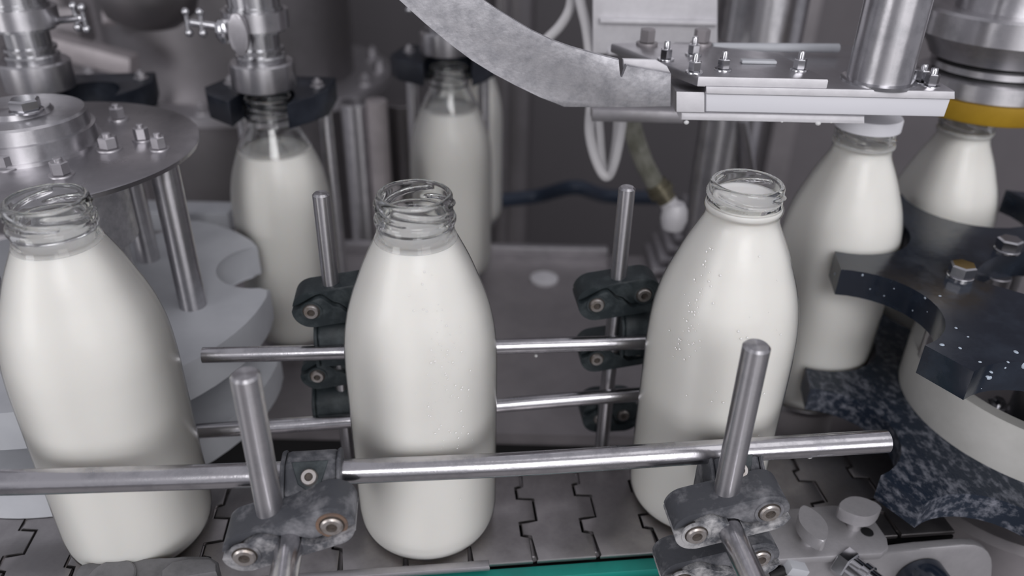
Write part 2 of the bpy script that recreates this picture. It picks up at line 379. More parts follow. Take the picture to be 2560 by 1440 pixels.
# lifts and plates that carry the rear bottles
def pedestal(b, label):
    z1 = b.location.z; t = thing('bottle_pedestal', label, 'pedestal', (b.location.x, b.location.y, ZD), 'bottle pedestals')
    bm = NB(); lathe(bm, [(0, .03), (max(z1 - ZD - .005, .002), .03)], Matrix.Translation(t.location), 32); obj('stem', bm, DKSTEEL, t)
    bm = NB(); lathe(bm, [(z1 - ZD - .005, .036), (z1 - ZD - .001, .036), (z1 - ZD, .035)], Matrix.Translation(t.location), 40); obj('plate', bm, STEEL, t)
pedestal(b6, 'steel pedestal under the bottle below the middle filling head')
pedestal(b7, 'steel pedestal under the farther bottle behind the middle one')
pedestal(b8, 'steel pedestal under the hindmost hidden bottle')
pedestal(b5, 'steel pedestal under the bottle below the capping head')
pedestal(b4, 'steel pedestal under the white capped bottle')

# ------------------------------------------------------------------ guide rails, posts, clamps
RG = 'steel guide rods of the bottle guides'
def rod(name, pts, r, label, cat='rod', ma=None, sub=8):
    bm = NB(); P = [Vector(q) for q in pts]
    if len(P) == 2: cyl(bm, P[0], P[1], r, 32, .0012)
    else:
        tube(bm, P, r, 28, sub)
    return tag(obj(name, bm, ma or ROD, None, loc=(P[0] + P[-1]) / 2), label, cat)
fr = [PB(x, y, -.055) for x, y in ((-420, 1207), (-200, 1207), (0, 1206), (310, 1198), (620, 1188), (1240, 1163), (1750, 1131), (2216, 1103))]
rod('guide_rail', fr, .0066, 'long steel guide rail in front of the bottles, held by two grey clamps', 'rail')
bt = [PB(x, y, .050) for x, y in ((507, 888), (850, 880), (1250, 866), (1615, 855))]
rod('guide_rail', [bt[0], bt[1], bt[2], bt[3]], .0050, 'upper of the two steel guide rails behind the bottles', 'rail')
bl = [PB(x, y, .050) for x, y in ((440, 1081), (870, 1052), (1250, 1013), (1600, 985))]
rod('guide_rail', bl, .0050, 'lower of the two steel guide rails behind the bottles', 'rail')
def drips(rail, pts, ma):
    bm = NB()
    for p, r in pts: lathe(bm, [(-r * 1.2, 0), (-r, r * .55), (-r * .3, r), (r * .5, r * .8), (r * .9, 0)], Matrix.Translation(p), 14, caps=False)
    o = obj('hanging_drops', bm, ma, rail); o['kind'] = 'stuff'
DROPM = mat('milk_drop', (.68, .68, .68), rough=.15)
rails = [o for o in COL.objects if o.name.startswith('guide_rail')]
drips(rails[0], [(PB(2024, 1139, -.055), .0018), (PB(1952, 1143, -.055), .0010)], DROPM)
drips(rails[1], [(PB(1340, 889, .050), .0012)], DROPM)
pa = [PB(612, 934, -.078), PB(682, 1312, -.078)]; xa = (pa[0].x + pa[1].x) / 2; ya = (pa[0].y + pa[1].y) / 2
rod('guide_post', [Vector((xa, ya, pa[1].z - .004)), Vector((xa, ya, pa[0].z))], .0067, 'upright steel post in front of the left bottle side, standing in a grey clamp', 'post', RODV)
pb = [PB(1897, 862, -.078), PB(1803, 1270, -.078)]; xb = (pb[0].x + pb[1].x) / 2; yb = (pb[0].y + pb[1].y) / 2
rod('guide_post', [Vector((xb, yb, pb[1].z - .004)), Vector((xb, yb, pb[0].z))], .0067, 'upright steel post in front of the bottle filled to its neck ring', 'post', RODV)
pc = PB(815, 600, .066); zc1 = PB(800, 482, .066).z
rod('guide_post', [Vector((pc.x, pc.y, ZD)), Vector((pc.x, pc.y, zc1))], .0052, 'thin upright steel post behind the middle bottle on its left', 'post', RODV)
pd = PB(1555, 600, .066); zd1 = PB(1562, 467, .066).z
rod('guide_post', [Vector((pd.x, pd.y, ZD)), Vector((pd.x, pd.y, zd1))], .0052, 'thin upright steel post between the middle bottle and the right open bottle', 'post', RODV)

def cross_clamp(p, label, L=.068, H=.0225, D0=-.010, D1=.013, tilt=18, m1=GREYP, m2=LIMEP, bolt_r=.0056, rust=False, name='rod_clamp'):
    """two-jaw clamp in the plane of the rail; p = centre; jaws split along a wavy line, one socket bolt in each"""
    t = thing(name, label, 'clamp', p, 'grey rod clamps')
    R = H / 2; h = L / 2 - R
    M = Matrix.Translation(p) @ BF @ Matrix.Rotation(math.radians(-tilt), 4, 'Y') @ Matrix.Rotation(PI / 2, 4, 'X')   # local x along, y up, z toward camera
    wave = [(-h - R * .95, R * .30), (-h * .55, R * .80), (0, R * .15), (h * .5, -R * .45), (h + R * .93, -R * .35)]
    ws = []
    for i in range(len(wave) - 1):
        for k in range(6):
            s = k / 6; s2 = s * s * (3 - 2 * s); a, b = wave[i], wave[i + 1]
            ws.append((a[0] + (b[0] - a[0]) * s, a[1] + (b[1] - a[1]) * s2))
    ws.append(wave[-1])
    th0 = math.atan2(ws[0][1], ws[0][0] + h); th1 = math.atan2(ws[-1][1], ws[-1][0] - h)
    upper = ws + arc(h, 0, R, th1, PI / 2, 10) + arc(-h, 0, R, PI / 2, th0 if th0 > 0 else th0 + 2 * PI, 8)
    lower = [(x, y - .0015) for x, y in ws[::-1]] + arc(-h, 0, R, th0, 1.5 * PI, 12)[1:] + arc(h, 0, R, -PI / 2, th1, 9)[:-1]
    def clean(o): 
        r = []
        for q in o:
            if not r or (q[0] - r[-1][0]) ** 2 + (q[1] - r[-1][1]) ** 2 > 1e-8: r.append(q)
        return r
    dz = .003
    bm = NB(); prism(bm, clean(upper), D1 - D0 - dz, M @ Matrix.Translation((0, 0, D0)), .0022, 3); obj('upper_jaw', bm, m1, t, smooth=50)
    bm = NB(); prism(bm, clean(lower), D1 - D0, M @ Matrix.Translation((0, 0, D0)), .0022, 3); obj('lower_jaw', bm, m2, t, smooth=50)
    ax = (M.to_3x3() @ Vector((0, 0, 1))).normalized()
    for sx, z1, rm in ((-h, D1, BOLTM), (h, D1 - dz, BOLTM)):
        bm = NB(); lathe(bm, [(-.0005, bolt_r * 1.42), (.0007, bolt_r * 1.40), (.0007, bolt_r * 1.12), (-.0005, bolt_r * 1.08)], M @ Matrix.Translation((sx, 0, z1)), 28, caps=False)
        lathe(bm, [(.0002, bolt_r * 1.12), (-.0006, bolt_r * .8)], M @ Matrix.Translation((sx, 0, z1 + .0003)), 28, caps=False, mi=1)
        obj('bolt_seat', bm, [(RUST if rust else m1) if sx > 0 else m2, SOCK], t)
        socket_bolt(t, M @ Vector((sx, 0, z1 - .0016)), ax, bolt_r, rm)
    return t
def rail_block(p, label, w=.026, d=.026, h=.034, m1=GREYP, bolt=True):
    """block that grips the rail: sloped front, round lower body, screw in a triangular recess at the top"""
    t = thing('rail_clamp', label, 'clamp', p, 'grey rail clamps')
    M = Matrix.Translation(p) @ BF @ Matrix.Rotation(PI / 2, 4, 'Z') @ Matrix.Rotation(PI / 2, 4, 'X')        # prism along the rail; local x = depth, y = up
    pr = [(-d / 2 - .002, -h / 2), (d / 2, -h / 2), (d / 2, h * .38), (d * .30, h / 2), (-d * .06, h / 2), (-d * .5, h * .22), (-d * .56, -h * .1)]
    bm = NB(); prism(bm, pr, w, M @ Matrix.Translation((0, 0, -w / 2)), .002, 2); obj('block', bm, m1, t, smooth=50)
    for s in (-1, 1):
        bm = NB(); prism(bm, [(x * 1.06, y * 1.03) for x, y in pr], .0022, M @ Matrix.Translation((0, 0, s * (w / 2) - (.0022 if s < 0 else 0))), .0008, 1); obj('cheek', bm, m1, t)
    if bolt:
        n = Vector((0, -.64, .77)); n.normalize(); n = BF.to_3x3() @ n
        c = p + BF.to_3x3() @ Vector((0, -d * .285, h * .365))
        K, _ = frame(c, c + n)
        tri = [(w * .36, d * .32), (-w * .36, d * .32), (-w * .22, -d * .12), (0, -d * .28), (w * .22, -d * .12)]
        X = BF.to_3x3() @ Vector((1, 0, 0)); Y = n.cross(X)
        K = Matrix((X, Y, n)).transposed().to_4x4(); K.translation = c
        bm = NB(); prism(bm, tri, .0009, K, .0003, 1); obj('recess_plate', bm, DKPL, t)
        socket_bolt(t, c + n * .0003, n, .0043)
    return t
# front left
cl = PB(720, 1356, -.093); cross_clamp(cl + V * .013, 'grey limescaled rod clamp holding the left front post, rusty right bolt', rust=True)
rail_block(PB(785, 1214, -.060), 'grey rail clamp with a screw on the front rail, left one')
rod('support_rod', [cl + V * .012 + Vector((0, 0, -.004)), cl - V * .20 + Vector((0, 0, -.004))], .0068, 'steel rod running toward the viewer from the left front clamp')
# front right
cr_ = PB(1834, 1312, -.093); cross_clamp(cr_ + V * .013, 'grey limescaled rod clamp holding the right front post', .063, tilt=14, m1=GREYP, m2=LIMEW)
rail_block(PB(1826, 1196, -.060), 'grey rail clamp on the front rail, behind the right front post')
rod('support_rod', [cr_ + V * .012 + Vector((0, 0, -.006)), cr_ - V * .20 + Vector((0, 0, -.006))], .0068, 'steel rod running toward the viewer from the right front clamp')
c2 = PB(1805, 1428, -.088); cross_clamp(c2 + V * .013, 'lower grey rod clamp directly under the right front clamp', tilt=14, m1=GREYP, m2=LIMEW)
# back
k1 = PB(842, 768, .055); cross_clamp(k1 + V * .012, 'dark rod clamp on the thin left back post, upper one', .056, .024, -.010, .012, 8, DKPL, DKPL, .0048)
rail_block(PB(850, 838, .064), 'dark rail clamp on the upper back rail, behind the middle bottle', .026, .022, .030, DKPL, False)
k2 = PB(850, 930, .058); cross_clamp(k2 + V * .012, 'dark rod clamp on the thin left back post, lower one under the upper back rail', .052, .022, -.010, .012, 8, DKPL, DKPL, .0045)
rail_block(PB(842, 1000, .066), 'dark rail clamp on the lower back rail, left of the middle bottle', .026, .022, .028, DKPL, False)
k3 = PB(1552, 752, .055); cross_clamp(k3 + V * .012, 'dark green rod clamp on the thin right back post, upper one', .056, .024, -.010, .012, 8, DKPL, DKPL, .0048)
rail_block(PB(1600, 815, .064), 'dark rail clamp on the upper back rail, left of the right open bottle', .026, .022, .030, DKPL, False)
k4 = PB(1545, 888, .060); cross_clamp(k4 + V * .012, 'dark green rod clamp on the thin right back post, lower one', .052, .022, -.010, .012, 8, DKPL, DKPL, .0045)
k5 = PB(1530, 1045, .070); cross_clamp(k5 + V * .012, 'dark foot clamp of the thin right back post below the lower rail', .044, .026, -.010, .012, 0, DKPL, DKPL, .0045)

# bottom left bracket
bk = thing('corner_bracket', 'grey plastic bracket with round bosses at the bottom left edge', 'bracket', PZ(360, 1430, .004), None)
z0 = .016
def pz_poly(pts, z): return [tuple(PZ(x, y, z).xy) for x, y in pts]
bm = NB(); prism(bm, pz_poly([(175, 1480), (188, 1425), (205, 1408), (250, 1404), (400, 1396), (455, 1388), (520, 1388), (545, 1402), (548, 1480)], z0), .016, Matrix.Translation((0, 0, z0 - .016)), .002, 3); obj('body', bm, BRKT, bk)
c = PZ(278, 1450, z0); bm = NB(); lathe(bm, [(-.001, .0135), (.0016, .0135), (.0024, .0126)], Matrix.Translation(c), 32); obj('boss', bm, BRKT, bk)
bm = NB(); prism(bm, pz_poly([(405, 1450), (404, 1425), (430, 1404), (470, 1396), (525, 1396), (540, 1408), (540, 1428)], z0 + .004), .006, Matrix.Translation((0, 0, z0 - .002)), .0012, 2); obj('lug', bm, BRKT, bk)

# bottom right plate with wing bolts
bp2 = thing('mounting_plate', 'flat steel mounting plate with two wing bolts at the lower right', 'plate', PZ(2080, 1360, -.003))
zp = .004
bm = NB(); prism(bm, pz_poly([(1900, 1290), (1965, 1272), (2080, 1262), (2165, 1268), (2218, 1345), (2222, 1368), (2205, 1383), (1880, 1402)], zp), .006, Matrix.Translation((0, 0, zp - .006)), .0012, 2); obj('plate', bm, BLAST, bp2)
def wing(px, py, zt, rot, lx=.014, ly=.0055, tilt=0):
    c = PZ(px, py, zt); bm = NB()
    pts = [(lx * (k / 8 - 1), -ly * (1 - (k / 8 - 1) ** 2) - ly * .12) for k in range(17)] + [(lx * (1 - k / 8), ly * (1 - (1 - k / 8) ** 2) + ly * .12) for k in range(17)]
    M = Matrix.Translation(c) @ Matrix.Rotation(rot, 4, 'Z') @ Matrix.Rotation(tilt, 4, 'X')
    prism(bm, pts, .009, M @ Matrix.Translation((0, 0, -.009)), .0008, 1)
    w = obj('wing_bolt', bm, BLAST, bp2)
    bm = NB(); cyl(bm, (c.x, c.y, zp - .001), (c.x, c.y, zt - .006), .0042); obj('stem', bm, BLAST, w)
wing(2033, 1306, .021, math.radians(96), .0150, .0072)
wing(2150, 1266, .022, math.radians(3), .0138, .0078)
c = PZ(2168, 1330, zp); bm = NB(); lathe(bm, [(0, .004), (.0004, .0038), (.0004, 0)], Matrix.Translation(c), 20, caps=False); obj('slot', bm, BLACK, bp2)
# side frame plate below
sf = thing('side_frame_plate', 'large steel side plate with rounded corner at the bottom right', 'plate', PB(2250, 1420, -.055))
def pb_poly(pts, b): r = [ab(PB(x, y, b)) for x, y in pts]; return [(q[0], q[2]) for q in r]
def bplane(b): return Matrix.Translation(O + V * b) @ BF @ Matrix.Rotation(PI / 2, 4, 'X')      # local x = along belt, y = up, z = toward camera
def bprism(name, pts, b, depth, ma, par=None, bev=.001, loc=None, smooth=40):
    bm = NB(); prism(bm, pb_poly(pts, b), depth, bplane(b) @ Matrix.Translation((0, 0, -depth)), bev)
    return obj(name, bm, ma, par, loc=loc, smooth=smooth)
bprism('plate', [(1960, 1404), (2200, 1386), (2300, 1373), (2410, 1362), (2438, 1363), (2458, 1370), (2472, 1382), (2480, 1398), (2482, 1416), (2478, 1440), (2462, 1600), (1960, 1640)], -.055, .006, BLAST, sf)
def fit_cyl(name, px, py, b0, b1, r, ma, par, seg=24): 
    bm = NB(); p0 = PB(px, py, b0); cyl(bm, p0, p0 + V * (b1 - b0), r, seg); return obj(name, bm, ma, par)
pf = thing('pipe_fitting', 'short steel pipe fitting with hexagon nut on the lower right side plate', 'fitting', PB(2120, 1425, -.056))
M, _ = frame(PB(2100, 1400, -.056), PB(2100, 1400, -.056) - V + U * .55)
bm = NB(); prism(bm, hexpts(.0105), .008, M, .0008, 1); obj('nut', bm, POLISH, pf)
bm = NB(); lathe(bm, [(.008, .0085), (.014, .0085), (.0145, .0098), (.019, .0098), (.0195, .0085), (.034, .0082), (.036, .007)], M, 24); obj('barrel', bm, POLISH, pf)
rl = thing('roller', 'dark round roller at the bottom right of the side plate', 'roller', PB(2300, 1440, -.056))
p0 = PB(2298, 1440, -.056); M, _ = frame(p0, p0 - V)
bm = NB(); lathe(bm, [(0, .016), (.014, .016), (.016, .0145), (.016, .006), (.018, .006), (.018, 0)], M, 36, caps=False); obj('body', bm, NAVY, rl)
wb = thing('cable_block', 'small white plastic block under the mounting plate', 'block', PB(1985, 1418, -.056))
bm = NB(); box(bm, (0, 0, 0), (.013, .010, .007), Matrix.Translation(PB(1988, 1418, -.060)) @ BF @ Matrix.Rotation(.35, 4, 'Y'), .001); obj('body', bm, WHITEP, wb)
bm = NB(); cyl(bm, PB(1965, 1425, -.060), PB(1925, 1440, -.060), .003); obj('lead', bm, BLACK, wb)

# ------------------------------------------------------------------ navy star wheel on the right
SWC = Vector((.3835, .454, 0)); ZU, ZL, TH = .138, .038, .0195
sw = thing('star_wheel', 'navy plastic star wheel with two pocketed plates and a pale ring at the right', 'star wheel', (SWC.x, SWC.y, -.06))
def star(pockets, Ro, pr0, rp0, own={}, rims=False):
    out = []; n = len(pockets)
    for i, a in enumerate(pockets):
        pr, rp = own.get(a, (pr0, rp0)); a = math.radians(a); cx, cy = pr * math.cos(a), pr * math.sin(a)
        # angle on pocket circle where it crosses Ro
        d = (pr * pr + Ro * Ro - rp * rp) / (2 * pr * Ro); half = math.acos(max(-1, min(1, d)))
        p0 = (Ro * math.cos(a - half), Ro * math.sin(a - half)); p1 = (Ro * math.cos(a + half), Ro * math.sin(a + half))
        t0 = math.atan2(p0[1] - cy, p0[0] - cx); t1 = math.atan2(p1[1] - cy, p1[0] - cx)
        while t1 > t0: t1 -= 2 * PI
        out += arc(cx, cy, rp, t0, t1, 16)
        if rims:
            e0 = a + half; nx = math.radians(pockets[(i + 1) % n]); pr2, rp2 = own.get(pockets[(i + 1) % n], (pr0, rp0))
            nx -= math.acos((pr2 * pr2 + Ro * Ro - rp2 * rp2) / (2 * pr2 * Ro))
            while nx < e0: nx += 2 * PI
            out += arc(0, 0, Ro, e0, nx, 10)[1:-1]
    return out
PK = [148.3, 190.7, 233.5, 278, 322, 6, 52, 97.7]
so = [(x + SWC.x, y + SWC.y) for x, y in star(sorted(PK), .1635, .1692, .0472, {148.3: (.1620, .0472), 97.7: (.1380, .0500)})]
hole = [(.302, .462), (.356, .421), (.46, .425), (.46, .50), (.362, .502), (.342, .497), (.326, .486)]
def plate_hole(bm, outer, inner, z0, z1):
    """plate with an opening: both outlines filled by triangulation"""
    vs = []
    for z in (z0, z1):
        eo = []; ring = []
        for loop in (outer, inner):
            v = [bm.verts.new((x, y, z)) for x, y in loop]; ring.append(v)
            eo += [bm.edges.new((v[k], v[(k + 1) % len(v)])) for k in range(len(v))]
        bmesh.ops.triangle_fill(bm, edges=eo, use_beauty=True); vs.append(ring)
    for j in range(2):
        a, b = vs[0][j], vs[1][j]; n = len(a)
        for k in range(n): bm.faces.new((a[k], a[(k + 1) % n], b[(k + 1) % n], b[k]))
    return bm
bm = NB(); plate_hole(bm, so, hole, ZU - TH, ZU); up_ = obj('upper_plate', bm, NAVY, sw, smooth=35)
bm = NB(); plate_hole(bm, so, [(SWC.x + .05 * math.cos(2 * PI * k / 24), SWC.y + .05 * math.sin(2 * PI * k / 24)) for k in range(24)], ZL - TH, ZL); lo_ = obj('lower_plate', bm, NAVYS, sw, smooth=35)
T = Matrix.Translation((SWC.x, SWC.y, 0))
bm = NB(); lathe(bm, [(ZL, .0964), (ZL + .034, .0964), (ZL + .036, .095), (ZL + .036, .086), (ZL, .085)], T, 96, caps=False); obj('spacer_ring', bm, RINGP, sw)
bm = NB(); lathe(bm, [(ZL - TH, .05), (ZL + .004, .05), (ZL + .004, .02), (ZU + .01, .02)], T, 40); obj('hub', bm, DKSTEEL, sw)
bm = NB(); lathe(bm, [(-.9, .078), (-.035, .078), (-.030, .073), (-.030, .03), (ZL - TH, .03)], T, 48); obj('pedestal', bm, DKSTEEL, sw)
for px, py in ((2400, 680), (2517, 615)):
    p = PZ(px, py + 12, ZU); hex_bolt(sw, p, .0085, .008, POLISH, stud=0, wash=1.0)
    bm = NB(); cyl(bm, (p.x, p.y, ZL), (p.x, p.y, ZU - TH), .0095); obj('spacer_post', bm, STEEL, sw)
p = PZ(2500, 735, .10); bm = NB(); cyl(bm, (p.x + .015, p.y + .02, ZL), (p.x + .015, p.y + .02, ZU - .0196), .0095); obj('spacer_post', bm, STEEL, sw)
p = PZ(2545, 1060, ZL); bm = NB(); cyl(bm, (p.x, p.y, ZL), (p.x, p.y, ZU - TH), .010); obj('spacer_post', bm, STEEL, sw); hex_bolt(sw, p + Vector((-.012, .010, 0)), .008, .008, POLISH)
# splashes of milk on the navy plates
bm = NB()
def drop(pt, n, r):
    M, _ = frame(Vector(pt), Vector(pt) + n)
    lathe(bm, [(-.0001, r), (r * .22, r * .8), (r * .34, r * .45), (r * .38, 0)], M @ Matrix.Diagonal((1, random.uniform(.7, 1.4), 1, 1)), 12, caps=False)
for px, py in ((2470, 942), (2478, 930), (2355, 862), (2400, 870), (2420, 842), (2520, 905), (2540, 880), (2450, 905), (2390, 820), (2350, 740)):
    drop(PZ(px, py, ZU), Vector((0, 0, 1)), random.uniform(.0006, .0016))
for i in range(len(so)):
    a, b = Vector((*so[i], 0)), Vector((*so[(i + 1) % len(so)], 0)); e = (b - a); n = Vector((e.y, -e.x, 0)).normalized()
    if n.y < .2 and a.x < .36 and random.random() < .75:
        drop(a + e * random.random() + Vector((0, 0, ZU - random.uniform(.001, .018))), n, random.choice([.0005, .0007, .001, .0018]))
o = obj('milk_splashes', bm, mat('splash_milk', (.45, .52, .60), rough=.3), sw); o['kind'] = 'stuff'


# ------------------------------------------------------------------ white star wheel and carousel hub on the left
CWC = Vector((-.319, .50, 0))
cw = thing('infeed_star_wheel', 'white plastic star wheel hanging under a bolted steel disc at the left', 'star wheel', (CWC.x, CWC.y, -.06))
T = Matrix.Translation((CWC.x, CWC.y, 0)); ZDISC = .2
s5 = [(x + CWC.x, y + CWC.y) for x, y in star(sorted([23, 95, 167, 236, 302]), .137, .137, .045, {302: (.1690, .046), 23: (.132, .038)}, True)]
for nm, z1, th in (('upper_plate', .086, .028), ('lower_plate', .0245, .024)):
    bm = NB(); prism(bm, s5, th, Matrix.Translation((0, 0, z1 - th)), .002, 2); obj(nm, bm, WHITEP, cw)
bm = NB(); lathe(bm, [(ZDISC - .004, .100), (ZDISC - .003, .1025), (ZDISC, .1030), (ZDISC + .0006, .1015)], T, 96); obj('disc', bm, STEEL, cw)
bm = NB(); lathe(bm, [(ZDISC, .047), (ZDISC + .003, .047), (ZDISC + .003, .0445), (ZDISC + .013, .0445), (ZDISC + .0135, .042), (ZDISC + .022, .0415), (ZDISC + .0235, .040), (ZDISC + .0235, .022), (ZDISC + .0265, .020), (ZDISC + .0265, 0)], T @ Matrix.Translation((-.008, .004, 0)), 72, caps=False); obj('hub', bm, RODV, cw)
hex_bolt(cw, Vector((CWC.x + .004, CWC.y - .004, ZDISC + .0265)), .0095, .007, POLISH, stud=0, wash=1.08)
bm = NB(); lathe(bm, [(.10, .028), (.145, .028), (.147, .036), (.178, .036), (ZDISC - .004, .036)], T @ Matrix.Translation((.03, -.028, 0)), 40); obj('lower_hub', bm, ALU, cw)
bm = NB(); lathe(bm, [(-.9, .024), (.10, .024)], T, 32); obj('shaft', bm, DKSTEEL, cw)
for px, py, r in ((275, 375, .0072), (357, 352, .0058), (400, 375, .0058), (155, 440, .0066), (15, 420, .0085), (297, 300, .0062), (232, 205, .006)):
    p = PZ(px, py, ZDISC if py > 250 else ZDISC + .0)
    if py > 250 and (p - Vector((CWC.x, CWC.y, ZDISC))).length < .104: hex_bolt(cw, p, r * .85, .008, SATIN, stud=.004)
for px, py, r, zb in ((407, 405, .0095, .084), (350, 440, .0085, .084)):
    p = PZ(px, py, ZDISC - .004)
    if py == 440: p = Vector((-.2915, .5586, 0))
    bm = NB(); cyl(bm, (p.x, p.y, zb), (p.x, p.y, ZDISC - .004), r); obj('spacer_post', bm, RODV, cw)
for a in (120, 200, 270):
    p = CWC + Vector((.088 * math.cos(math.radians(a)), .088 * math.sin(math.radians(a)), 0))
    bm = NB(); cyl(bm, (p.x, p.y, .084), (p.x, p.y, ZDISC - .004), .0095); obj('spacer_post', bm, RODV, cw)
p = PZ(510, 945, .03); bm = NB(); cyl(bm, (p.x - .012, p.y + .01, .020), (p.x - .012, p.y + .01, .06), .0085); obj('spacer_post', bm, RODV, cw)
# white guide block behind it
gb = thing('guide_block', 'white plastic guide block behind the white star wheel', 'block', (-.3, .715, ZD))
b0 = PY(420, 602, .70); b1 = PY(552, 556, .70)
bm = NB(); box(bm, (b1.x - .07, .735, (b0.z + b1.z) / 2), (.14, .03, b1.z - b0.z), bev=.002); obj('block', bm, WHITEP, gb)
bm = NB(); box(bm, (b1.x - .07, .74, (b0.z + ZD) / 2), (.02, .02, b0.z - ZD), bev=.001); obj('stand', bm, DKSTEEL, gb)

# ------------------------------------------------------------------ filling heads
def filling_head(x, y, zb, label, s=1.0, nut=True, rz=0):
    t = thing('filling_head', label, 'filling head', (x, y, zb), 'filling heads')
    T = Matrix.Translation((x, y, zb)) @ Matrix.Scale(s, 4)
    bm = NB(); lathe(bm, [(0, .020), (0, .0255), (.0015, .0265), (.0205, .0265), (.022, .0250), (.022, .018)], T, 56, caps=False); obj('collar', bm, RODV, t)
    bm = NB(); lathe(bm, [(.001, .0195), (.022, .0195), (.026, .0205), (.0275, .0195), (.0275, .017), (.031, .017), (.031, .0195), (.033, .0195), (.033, .0165), (.046, .0165), (.046, .022), (.066, .022), (.066, .0205), (.075, .0205), (.075, .0235), (.081, .0235), (.081, .021), (.30, .021)], T, 48); obj('valve_body', bm, VALVE, t)
    bm = NB(); lathe(bm, [(.049, .0223), (.049, .0262), (.063, .0262), (.063, .0223)], T, 48, caps=False); obj('clamp_ring', bm, RODV, t)
    R = T @ Matrix.Rotation(rz, 4, 'Z')
    if nut:
        M = R @ Matrix.Translation((-.004, -.030, .050)) @ Matrix.Rotation(PI / 2, 4, 'X')
        bm = NB(); prism(bm, [(.0072 * math.cos(a), .0165 * math.sin(a)) for a in [2 * PI * k / 28 for k in range(28)]], .006, M, .0012, 2); w = obj('wing_nut', bm, SATIN, t)
        bm = NB(); cyl(bm, R @ Vector((-.004, -.0255, .054)), R @ Vector((-.004, -.033, .054)), .004 * s); obj('stem', bm, POLISH, w)
        bm = NB(); M = R @ Matrix.Translation((-.019, -.022, .050)); lathe(bm, [(-.010, 0), (-.009, .004), (-.004, .0072), (.004, .0072), (.009, .004), (.010, 0)], M, 24, caps=False); obj('knob', bm, POLISH, t)
    bm = NB(); cyl(bm, R @ Vector((-.020, -.018, .052)), R @ Vector((-.045, -.022, .056)), .0028 * s); lv = obj('lever', bm, POLISH, t)
    for dx, dz in ((-.047, .064), (-.047, .048), (-.036, .064), (-.036, .048)):
        bm = NB(); bmesh.ops.create_uvsphere(bm, u_segments=14, v_segments=8, radius=.0034 * s, matrix=R @ Matrix.Translation((dx, -.022, dz))); obj('lever_ball', bm, POLISH, lv)
        bm = NB(); cyl(bm, R @ Vector((dx, -.022, .056)), R @ Vector((dx, -.022, dz)), .0018 * s, 10); obj('lever_pin', bm, POLISH, lv)
    return t
filling_head(-.2078, .6485, .2015, 'steel filling head with wing nut over the bottle behind the left back post', .98)
hl = PZ(103, 218, .2015); filling_head(hl.x, hl.y, .2015, 'steel filling head at the left edge above the bolted disc', 1.0, False, 2.6)
filling_head(-.0700, .7965, .197, 'hindmost steel filling head behind the curved chute', .98, True, .5)
def fork(x, y, zt, rot, label, w=.120, d=.060, th=.021, pr=.0235, e=.046):
    t = thing('neck_guide', label, 'neck guide', (x, y, zt - th), 'navy neck guides')
    M = Matrix.Translation((x, y, zt - th)) @ Matrix.Rotation(rot, 4, 'Z')
    out = [(-w / 2, .016), (-w / 2 + .010, -.004), (-pr, -.024)] + arc(0, 0, pr, PI + .75, -.75 + 0, 18)[0:0] + [(pr * math.cos(a), pr * math.sin(a)) for a in [PI - PI * k / 16 for k in range(17)]] + [(pr, -.024), (e - .010, -.004), (e, .016), (e - .004, d), (-w / 2 + .012, d)]
    bm = NB(); prism(bm, out, th, M, .0012, 2); obj('plate', bm, NAVYG, t)
    for sx in (-1, 1):
        xp = e - .012 if sx > 0 else -w / 2 + .018
        hex_bolt(t, M @ Vector((xp, .030, th)), .0045, .004, SATIN, stud=.003)
        p = M @ Vector((xp, .044, 0))
        bm = NB(); cyl(bm, (p.x, p.y, ZD + .0003), (p.x, p.y, zt - th), .0062); obj('support_post', bm, RODV, t)
fork(-.207, .6494, .1945, -.05, 'navy neck guide fork around the bottle neck under the middle filling head')
fork(-.068, .7965, .190, .03, 'navy neck guide fork around the farther bottle neck')
q = PZ(300, 235, .1945); fork(q.x - .03, q.y + .012, .1945, .2, 'navy neck guide fork behind the bolted steel disc at left', .11, .05)

# ------------------------------------------------------------------ capping unit
cu = thing('cap_feed_table', 'stacked steel and white plastic bars of the cap feed table over the capped bottle', 'cap feed', (.2, .50, .23))
YB = .48
def yrect(name, x0, y0, x1, y1, Y, depth, ma, par, bev=.0012, skew=0):
    a = PY(x0, y1, Y); b = PY(x1, y0, Y); c0 = PY((x0 + x1) / 2, y0, Y).z; c1 = PY((x0 + x1) / 2, y1, Y).z
    bm = NB(); M = Matrix.Translation((0, Y + depth, 0)) @ Matrix.Rotation(PI / 2, 4, 'X')
    prism(bm, [(a.x, c1), (PY(x1, y1, Y).x - skew, c1), (b.x, c0), (PY(x0, y0, Y).x, c0)], depth, M, bev)
    return obj(name, bm, ma, par)
yrect('lower_bar', 1702, 286, 2165, 307, YB, .030, ALUW, cu, .002)
yrect('slide_bar', 1764, 241, 2380, 287, YB - .002, .040, mat('slide_plastic', (.74, .74, .78), rough=.4), cu, .0015, .004)
yrect('top_plate', 1764, 222, 2390, 242, YB - .004, .115, PLATE, cu, .0008)
yrect('end_block', 1690, 229, 1763, 282, YB - .001, .03, PLATE, cu)
zc = PY(1900, 222, YB - .004).z
q0 = PY(1742, 222, YB - .003); q1 = PY(2066, 222, YB - .003); zt = PY(1900, 194, YB - .003).z
ztop = zt
bm = NB(); prism(bm, [(q0.x, YB - .003), (q1.x, YB - .003), (q1.x - .012, YB + .06), (PZ(1800, 140, zt).x, YB + .075), (PZ(1640, 104, zt).x, PZ(1640, 104, zt).y), (PZ(1528, 108, zt).x, PZ(1528, 108, zt).y)], zt - zc, Matrix.Translation((0, 0, zc)), .0012, 2)
obj('clamp_plate', bm, PLATE, cu)
for px, py in ((1735, 182), (1807, 176), (1997, 176), (1664, 150), (1733, 138)):
    hex_bolt(cu, PZ(px, py, zt), .0040, .0060, POLISH, stud=.006)
